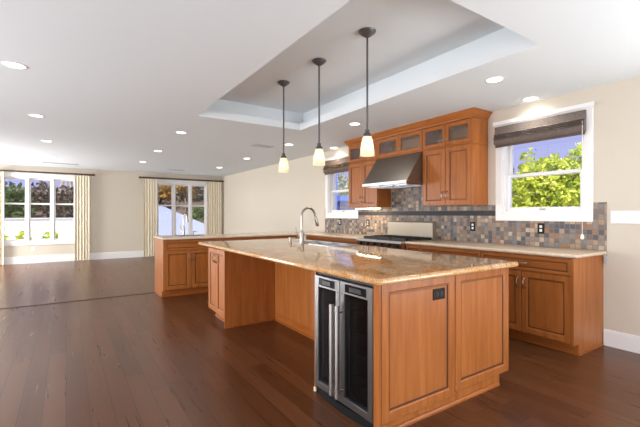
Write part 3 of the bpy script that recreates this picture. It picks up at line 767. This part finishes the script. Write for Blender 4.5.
# crown moulding wrapping the three uppers
b = MB()
prof = [(0.0, 2.435), (.006, 2.435), (.008, 2.455), (.020, 2.468), (.040, 2.492), (.052, 2.510), (.058, 2.514), (.058, 2.529), (0, 2.529)]
rings = []
for d, z in prof:
    x, ya_, yb_ = 4.036-d, 2.754-d, 5.154+d
    rings.append([(XR-.002, ya_, z), (x, ya_, z), (x, yb_, z), (XR-.002, yb_, z)])
b.loft(rings, closed=False, cap0=False, cap1=False)
b.box(4.036, 4.056, 2.774, 5.154, 2.436, 2.529); 
cm = b.build('crown_molding', 'wood_h', None); tag(cm, 'honey wood crown molding along the top of the upper cabinets', 'molding')
us = thing('under_cabinet_light', (4.2, 4.79, 1.36), 'glowing light strip under the left upper cabinet', 'light')
b = MB(); b.box(4.13, 4.20, 4.50, 5.09, 1.366, 1.384, .003); b.build('housing', 'white', us)
b = MB(); b.box(4.14, 4.19, 4.52, 5.07, 1.362, 1.366); b.build('lens', 'strip', us)

# ------------------------------------------------------------------ roman shades
def roman(y0, y1, z0, z1, mat, label, cord):
    r = thing('roman_shade', (XR-.06, (y0+y1)/2, z0), label, 'shade')
    b = MB()
    # side profile: flat face then stacked folds
    H_ = z1-z0; pr = [(.03, z1), (.055, z1), (.056, z0+H_*.62)]
    for k in range(4):
        zz = z0+H_*(.60-.085*k); pr += [(.058+.005*k, zz), (.082+.006*k, zz-H_*.05), (.062+.005*k, zz-H_*.075)]
    pr += [(.078, z0+H_*.18), (.080, z0+.02), (.060, z0), (.03, z0)]
    n = 24; rings = []
    for k in range(n+1):
        y = y0+(y1-y0)*k/n; dz = .006*math.sin(k*1.3)+.004*math.sin(k*2.9)
        rings.append([(XR-p, y, z+(dz*max(0, min(1, (z1-z)/H_))*(.6))) for p, z in pr])
    b.loft(rings); b.build('fabric', mat, r, smooth=True)
    b = MB(); b.box(XR-.05, XR-.0455, y0+.005, y1-.005, z0-.03, z0+.004); b.build('bottom_bar', 'rod', r)
    if cord:
        b = MB(); b.tube([(XR-.088, y0+.012, z0+.1), (XR-.088, y0+.012, 1.075)], .0022, 6); c = b.build('pull_cord', 'cord', r)
        b = MB(); b.lathe([(.004, .055), (.012, .045), (.017, .02), (.013, .003), (.006, 0)], (XR-.088, y0+.012, 1.02), 14); b.build('tassel', 'cord', c, smooth=True)
    return r
roman(1.672, 2.632, 2.10, 2.315, 'roman', 'taupe fabric roman shade gathered up over the right kitchen window', True)
roman(5.27, 6.27, 2.09, 2.33, 'roman_warm', 'brown woven roman shade gathered up over the left kitchen window', False)

# ------------------------------------------------------------------ wall plates
def wo(y, z, label, inner): outlet(FW, y, z, 'wall_outlet', 'plate_dark', inner, None, label, t+.0)
t = .0115
wo(5.80, 1.125, 'dark wall outlet on the tile below the left kitchen window', 'plate_white')
wo(4.993, 1.121, 'dark wall outlet on the tile left of the range', 'plate_white')
wo(2.957, 1.114, 'dark wall outlet on the tile between the range and the right window', 'plate_white')
wo(2.115, 1.114, 'dark wall outlet on the tile under the right kitchen window', 'plate_white')
sw = thing('switch_plate', (XR, 1.30, 1.245), 'wide white multi-gang switch plate on the wall right of the tile', 'switch')
b = MB(); fbox(b, FW, 1.135, 1.475, 1.183, 1.302, 0, .007, .002); b.build('cover_plate', 'plate_white', sw)
for k in range(7):
    b = MB(); q = 1.165+k*.0465; fbox(b, FW, q-.016, q+.016, 1.21, 1.276, .006, .0105, .003); b.build('rocker', 'plate_white', sw)
FF = Frame((0, YF, 0), (1, 0, 0), (0, -1, 0))
outlet(FF, -.72, .37, 'wall_outlet', 'plate_white', 'plate_white', None, 'white wall outlet low on the beige wall under the far left window')
br = thing('counter_bracket', (XR, 1.51, .82), 'small grey metal box on the wall under the worktop end', 'bracket')
b = MB(); b.box(XR-.03, XR, 1.50, 1.525, .80, .862, .003); b.build('box', 'vent', br)
b = MB(); b.lathe([(.005, .0), (.005, -.004), (.003, -.005)], (XR-.0155, 1.50, .83), 10, 'Y'); b.build('screw', 'steel', br)

# ------------------------------------------------------------------ recessed lights
spots = [
 ((-.36, 4.10), 'round recessed ceiling light nearest the camera at the left edge'),
 ((-.32, 6.03), 'second round recessed ceiling light of the left row, counting from the camera'),
 ((-.28, 8.03), 'third round recessed ceiling light of the left row, counting from the camera'),
 ((-.27, 10.15), 'round recessed ceiling light of the left row nearest the far left window'),
 ((1.47, 6.04), 'first round recessed ceiling light of the middle row, in line with the peninsula end'),
 ((1.51, 8.04), 'second round recessed ceiling light of the middle row, beyond the peninsula'),
 ((1.53, 9.95), 'round recessed ceiling light of the middle row nearest the far wall'),
 ((3.33, 2.04), 'round recessed ceiling light nearest the tray corner, before the right upper cabinet'),
 ((3.34, 4.12), 'round recessed ceiling light in front of the hood, between tray and upper cabinets'),
 ((3.34, 6.0), 'round recessed ceiling light beyond the tray, beside the square ceiling vent'),
 ((3.38, 8.02), 'second recessed ceiling light beyond the tray along the long blank wall'),
 ((3.42, 9.97), 'recessed ceiling light nearest the far right curtain'),
 ((4.21, 2.165), 'recessed ceiling light close above the right kitchen window'),
 ((4.215, 5.83), 'recessed ceiling light close above the left kitchen window'),
 ]
proto = None
for (x, y), lab in spots:
    if proto is None:
        proto = thing('recessed_light', (x, y, H), lab, 'ceiling light', 'recessed ceiling lights')
        b = MB(); b.lathe([(.066, -.001), (.070, -.004), (.088, -.003), (.092, -.0005)], (x, y, H), 28, cap0=False, cap1=False); b.build('trim_ring', 'white', proto, smooth=True)
        b = MB(); b.lathe([(.001, -.0028), (.067, -.0028), (.067, -.001)], (x, y, H), 28); b.build('lens', 'lamp', proto)
        ld = bpy.data.lights.new('can_light', 'SPOT'); ld.energy = CAN_POWER; ld.spot_size = 2.7; ld.spot_blend = .8; ld.shadow_soft_size = .06; ld.color = (1.0, .96, .90)
        lo = bpy.data.objects.new('can_light', ld); COL.objects.link(lo); lo.parent = proto; lo.location = (0, 0, -.02)
        r = proto
    else:
        r = copy_tree(proto); r.location = (x, y, H); r['label'] = lab
def vent(x, y, sx, sy, n, label, along='X'):
    r = thing('ceiling_vent', (x, y, H), label, 'vent')
    b = MB(); z0, z1 = H-.008, H
    b.box(x-sx/2, x+sx/2, y-sy/2, y-sy/2+.02, z0, z1); b.box(x-sx/2, x+sx/2, y+sy/2-.02, y+sy/2, z0, z1)
    b.box(x-sx/2, x-sx/2+.02, y-sy/2+.02, y+sy/2-.02, z0, z1); b.box(x+sx/2-.02, x+sx/2, y-sy/2+.02, y+sy/2-.02, z0, z1); b.build('frame', 'vent', r)
    b = MB(); b.box(x-sx/2+.02, x+sx/2-.02, y-sy/2+.02, y+sy/2-.02, H-.001, H); b.build('backing', 'slot', r)
    b = MB()
    for k in range(n):
        q = y-sy/2+.02+(sy-.04)*(k+.5)/n; b.box(x-sx/2+.02, x+sx/2-.02, q-.006, q+.006, H-.006, H-.001)
    b.build('slats', 'vent', r)
vent(3.0, 6.38, .40, .22, 7, 'rectangular grey ceiling vent beyond the tray')
vent(-.12, 11.35, .75, .16, 4, 'long thin ceiling vent in front of the far left window')
vent(2.60, 11.2, .42, .16, 4, 'small ceiling vent in front of the far right window')

# ------------------------------------------------------------------ pendants
pend = None
for (x, y, lab) in ((2.13, 2.46, 'glass pendant lamp over the near end of the island, largest of the three'), (2.13, 3.20, 'middle one of the three glass pendant lamps over the island'), (2.13, 3.955, 'glass pendant lamp over the far end of the island')):
    if pend is None:
        pend = thing('pendant_lamp', (x, y, H2), lab, 'pendant lamp', 'pendants over the island')
        b = MB(); b.lathe([(.070, 0), (.074, -.005), (.069, -.014), (.050, -.031), (.028, -.046), (.013, -.056)], (x, y, H2), 28); b.build('canopy', 'bronze', pend, smooth=True)
        b = MB(); b.tube([(x, y, H2-.05), (x, y, 1.98)], .0088, 10); b.build('rod', 'bronze', pend, smooth=True)
        b = MB(); b.lathe([(.010, 1.995), (.018, 1.99), (.020, 1.965), (.030, 1.955), (.034, 1.935), (.037, 1.93)], (x, y, 0), 24); b.build('socket_cap', 'bronze', pend, smooth=True)
        b = MB()
        po = [(.034, 1.934), (.038, 1.925), (.047, 1.89), (.055, 1.845), (.0595, 1.80), (.0615, 1.768)]
        b.lathe(po+[(r_-.004, z_) for r_, z_ in reversed(po)], (x, y, 0), 28, cap0=False, cap1=False); b.build('glass_shade', 'shade', pend, smooth=True)
        b = MB(); b.lathe([(.012, 1.935), (.012, 1.90), (.018, 1.885), (.028, 1.86), (.031, 1.835), (.027, 1.81), (.012, 1.797), (.002, 1.795)], (x, y, 0), 18); b.build('bulb', 'bulb', pend, smooth=True)
    else:
        p2 = copy_tree(pend); p2.location = (x, y, H2); p2['label'] = lab

# ------------------------------------------------------------------ curtains and rods
def curtain(x0, x1, label, n):
    y = YF-.115; z0, z1 = .012, 2.335
    r = thing('curtain', ((x0+x1)/2, y, 0), label, 'curtain', 'cream curtains')
    b = MB(); K = n*10; rings = []
    for zz, amp, jit in ((z0, .020, 1), (.6, .019, 1), (1.4, .017, .8), (2.0, .015, .5), (2.22, .014, .2), (2.30, .012, 0), (z1, .012, 0)):
        ring = []
        for k in range(K+1):
            t = k/K; ph = 2*PI*n*t
            ring.append((x0+(x1-x0)*t+jit*.006*math.sin(ph*.5), y-amp*math.cos(ph)*(1+.25*math.sin(ph*.37+1))-.004, zz))
        rings.append(ring)
    f = [rr for rr in rings]
    full = [ring+[(p[0], p[1]+.004, p[2]) for p in reversed(ring)] for ring in f]
    b.loft(full); b.build('fabric', 'curtain', r, smooth=True)
    for k in range(n+1):
        q = x0+(x1-x0)*min(1, max(0, (k+.0)/n)); bb = MB(); ring_pts = [(q, y+.030*math.cos(a), 2.363+.030*math.sin(a)) for a in [2*PI*j/14 for j in range(15)]]
        bb.tube(ring_pts, .003, 6, False); bb.build('ring', 'rod', r)
    return r
curtain(-1.60, -1.305, 'cream curtain panel cut off by the left edge of the photo', 4)
curtain(.19, .525, 'cream curtain panel on the right of the far left window', 5)
curtain(1.90, 2.26, 'cream curtain panel on the left of the far right window', 5)
curtain(3.79, 4.26, 'cream curtain panel on the right of the far right window, in the corner', 6)
def rod(x0, x1, brs, label, fin):
    y = YF-.115; z = 2.365
    r = thing('curtain_rod', ((x0+x1)/2, y, z), label, 'curtain rod')
    b = MB(); b.tube([(x0, y, z), (x1, y, z)], .024, 14); b.build('pole', 'rod', r, smooth=True)
    for xe, s in fin:
        b = MB(); b.lathe([(.024, 0), (.030, .006*s), (.022, .018*s), (.030, .035*s), (.034, .055*s), (.026, .078*s), (.006, .088*s)], (xe, y, z), 16, 'X'); b.build('finial', 'rod', r, smooth=True)
    for xb in brs:
        b = MB(); b.box(xb-.012, xb+.012, y+.018, YF, z-.015, z+.015, .003); b.build('bracket', 'rod', r)
rod(-1.68, .57, (-1.63, .545), 'dark wooden curtain rod above the far left window', ((-1.68, -1), (.57, 1)))
rod(1.86, 4.262, (1.885, 4.245), 'dark wooden curtain rod above the far right window', ((1.86, -1), (4.262, 1)))

# ------------------------------------------------------------------ outside
struct(MB().box(-30, 40, YF+WT+.001, 60, -.25, -.12).build('ground', 'patio'))
struct(MB().box(XR+WT+.001, 40, -20, YF+WT, -.25, -.12).build('ground_side', 'patio'))
def leaves(b, blobs, n, size, seed):
    R = random.Random(seed); tot = sum(q[3]*q[4]*q[5] for q in blobs)
    for cx, cy, cz, rx, ry, rz in blobs:
        for _ in range(max(8, int(n*rx*ry*rz/tot))):
            d = Vector((R.gauss(0, 1), R.gauss(0, 1), R.gauss(0, 1))).normalized()*(R.random()**.38)
            c = Vector((cx+d.x*rx, cy+d.y*ry, cz+d.z*rz))
            a = Vector((R.gauss(0, 1), R.gauss(0, 1), R.gauss(0, 1)-.2)).normalized(); s_ = a.orthogonal().normalized(); s_.rotate(Matrix.Rotation(R.random()*6.28, 3, a)); u = a.cross(s_)
            L_ = size*R.uniform(.7, 1.35); W_ = L_*.30
            pts = [c-s_*L_*.5, c-s_*L_*.12+u*W_+a*L_*.08, c+s_*L_*.25+u*W_*.75+a*L_*.06, c+s_*L_*.55-a*L_*.05, c+s_*L_*.25-u*W_*.75+a*L_*.06, c-s_*L_*.12-u*W_+a*L_*.08]
            v = [b.bm.verts.new(p) for p in pts]; b.face((v[0], v[1], v[2], v[3])); b.face((v[0], v[3], v[4], v[5]))
def plant(name, loc, blobs, n, size, mat, trunk, label, cat, bark='bark', group=None, seed=1):
    r = thing(name, loc, label, cat, group)
    b = MB(); leaves(b, [(loc[0]+q[0], loc[1]+q[1], q[2], *q[3:]) for q in blobs], n, size, seed); b.build('foliage', mat, r, recalc=False)
    b = MB()
    for pts, r0, r1 in trunk:
        P_ = [Vector((loc[0]+p[0], loc[1]+p[1], p[2])) for p in pts]; m = len(P_)
        b.tube(P_, [r0+(r1-r0)*k/(m-1) for k in range(m)], 8)
    b.build('trunk', bark, r, smooth=True)
    return r
G = -.12
# behind the right kitchen window
plant('leafy_bush', (6.55, 3.1, G), [(0, -.1, 1.35, .7, .85, .85), (.1, -.55, 1.92, .34, .36, .48), (.0, .27, 2.02, .17, .19, .42), (-.05, -.1, 1.93, .30, .35, .30), (.1, .74, 1.6, .18, .16, .40), (-.1, -.25, .55, .7, 1.0, .65)], 12500, .082, 'leaf_lime',
      [([(0, 0, G), (.02, .0, .6), (.0, .05, 1.3)], .05, .02), ([(0, 0, .4), (.1, -.35, 1.0), (.1, -.5, 1.8)], .03, .01), ([(0, 0, .4), (0, .3, 1.0), (0, .42, 1.9)], .03, .01)], 'sunlit lime green bush outside the right kitchen window', 'bush', seed=3)
nh = thing('neighbor_house', (11.5, 7.6, G), 'white house wall with dark eave beyond the lime bush', 'house')
b = MB(); b.box(11, 13, 5.85, 9.5, G, 2.05); b.build('wall', 'stucco', nh)
b = MB(); b.prism([(5.65, 2.02), (9.7, 2.02), (9.7, 2.20), (5.65, 2.20)], 'X', 10.7, 13.2); b.build('roof', 'roofdark', nh)
for (x, y, z, rr_) , lab in (((14.5, 8.55, 3.0, .42), 'small dark round treetop right of the two beyond the lime bush'), ((14.5, 9.35, 2.95, .36), 'small dark round treetop left of the two beyond the lime bush')):
    plant('round_tree', (x, y, G), [(0, 0, z, rr_, rr_, rr_)], 500, .16, 'leaf_dark', [([(0, 0, G), (0, 0, z)], .06, .04)], lab, 'tree', seed=int(y*10))
# behind the left kitchen window
sh = thing('garden_shed', (8.0, 10.6, G), 'garden shed with grey boards, roof coloured as blue skylit shade, outside the left kitchen window', 'shed')
b = MB(); b.box(7.3, 8.9, 9.75, 11.6, G, 1.70); b.build('wall', 'shed_grey', sh)
b = MB(); b.prism([(9.55, 1.70), (11.8, 1.70), (11.8, 1.95), (9.55, 1.85)], 'X', 7.15, 9.1); b.build('roof', 'blue', sh)
b = MB(); b.box(7.22, 7.30, 9.98, 10.16, G, 1.70); b.build('door_post', 'blue', sh)
fb = MB(); fb.box(7.0, 7.08, 9.62, 10.05, G, 3.2); tag(fb.build('garden_screen', 'blue'), 'tall screen wall coloured as blue skylit shade, outside the left kitchen window', 'screen')
plant('pale_tree', (10.6, 13.4, G), [(0, 0, 2.4, 1.1, 1.5, .75)], 900, .16, 'leaf_pale', [([(0, 0, G), (0, 0, 1.6), (.1, .1, 2.4)], .07, .03)], 'pale leafy tree beyond the garden shed', 'tree', seed=9)
# beyond the far windows
gw = thing('garden_wall', (-1.2, 16.5, G), 'low white garden wall outside the far left window', 'wall')
b = MB(); b.box(-6, 1.1, 16.4, 16.6, G, 1.10); b.build('wall_face', 'stucco', gw)
b = MB(); b.box(-6, 1.12, 16.36, 16.64, 1.10, 1.15, .01); b.build('coping', 'vent', gw)
sl = MB(); sl.prism([(1.3, G), (7.5, G), (7.5, .12), (5.1, .80), (3.1, 1.68), (1.3, 1.75)], 'Y', 16.4, 16.6); tag(sl.build('sloping_wall', 'stucco_shaded'), 'white sloping garden wall, blue shade in its colour, outside the far right window', 'wall')
eb = MB(); eb.prism([(17.2, G), (30, G), (30, 3.0), (23, 2.3), (17.4, .95)], 'X', -9, 12); struct(eb.build('hillside_ground', 'earth'))
k = 0
for (x, y, h, r_, m_, lab) in ((-1.85, 17.9, 2.3, .85, 'leaf_green', 'green shrub behind the white garden wall, in the left pane'),
        (-.95, 19.8, 2.4, .85, 'leaf_brown', 'brown-green shrub behind the white garden wall, in the middle pane'),
        (.0, 18.0, 2.2, .75, 'leaf_brown', 'brown shrub behind the white garden wall, below the bare trunks'),
        (5.3, 18.1, 1.55, .75, 'leaf_green', 'green shrub behind the low end of the sloping wall')):
    k += 1
    plant('garden_shrub', (x, y, G), [(0, 0, h*.62, r_, r_*.8, h*.48), (-.4, 0, h*.5, r_*.6, .5, h*.4), (.4, 0, h*.55, r_*.6, .5, h*.4)], 1500, .17, m_, [([(0, 0, G), (.02, 0, .8), (0, 0, 1.5)], .05, .02)], lab, 'shrub', seed=20+k)
for i, (x, lab) in enumerate(((-1.7, 'low yellow-green plant under the far left window, left pane'), (-1.07, 'low yellow-green plant under the far left window, beside the left mullion'), (-.42, 'low yellow-green plant under the far left window, middle pane'))):
    plant('border_plant', (x, 14.9, G), [(0, 0, .40, .24, .28, .36), (.08, 0, .3, .20, .25, .25)], 240, .14, 'leaf_lime', [([(0, 0, G), (0, 0, .35)], .02, .01)], lab, 'plant', seed=40+i)
def trunk_tree(loc, pts, r0, bark, label, crown, mat, seed, n=1200):
    return plant('garden_tree', loc, crown, n, .22, mat, [(p, r0, r0*.5) for p in pts], label, 'tree', bark, seed=seed)
trunk_tree((-1.1, 24.0, G), [[(0, 0, G), (.05, 0, 1.5), (0, 0, 4.4)], [(.0, 0, 1.6), (.35, 0, 2.6), (.75, 0, 4.2)]], .12, 'bark', 'bare dark forked tree seen in the middle pane of the far left window', [(.3, 0, 5.2, 1.6, 1.2, .9)], 'leaf_brown', 50)
trunk_tree((-.1, 21.5, G), [[(0, 0, G), (0, 0, 1.4), (.15, 0, 3.0)], [(0, 0, 1.2), (.3, 0, 2.2), (.25, 0, 3.4)], [(0, 0, 1.2), (-.2, 0, 2.2), (.1, 0, 3.4)], [(.1, 0, 1.5), (.45, 0, 1.9), (.5, 0, 3.0)]], .09, 'pale_bark', 'pale multi-stemmed bare tree in the right pane of the far left window', [(.2, 0, 4.4, 1.2, 1.0, .9)], 'leaf_brown', 51)
trunk_tree((3.1, 19.3, G), [[(0, 0, G), (0, 0, 1.8), (.1, 0, 3.6)]], .13, 'bark', 'dark broad tree behind the sloping wall, left pane of the far right window', [(0, 0, 2.9, 1.1, .8, 1.5), (-.2, 0, 4.2, 1.0, .8, 1)], 'leaf_dark', 52, 1700)
trunk_tree((5.5, 22.2, G), [[(0, 0, G), (0, 0, 1.8), (.1, 0, 3.6)]], .13, 'bark', 'dark broad tree behind the sloping wall, right pane of the far right window', [(0, 0, 2.7, 1.5, .9, 1.6), (.6, 0, 4.2, 1.3, 1, 1)], 'leaf_dark', 53, 1900)
plant('amber_tree', (3.6, 17.5, G), [(0, 0, 2.35, .28, .3, .5)], 150, .18, 'leaf_orange', [([(0, 0, G), (0, 0, 2.3)], .05, .03)], 'small amber-leaved tree in the left pane of the far right window', 'tree', seed=60)
plant('amber_tree', (4.9, 19.3, G), [(0, 0, 2.65, .45, .3, .38), (.35, 0, 2.3, .2, .2, .25)], 240, .18, 'leaf_orange', [([(0, 0, G), (0, 0, 2.5)], .05, .03)], 'larger amber-leaved tree at the middle pane of the far right window', 'tree', seed=61)
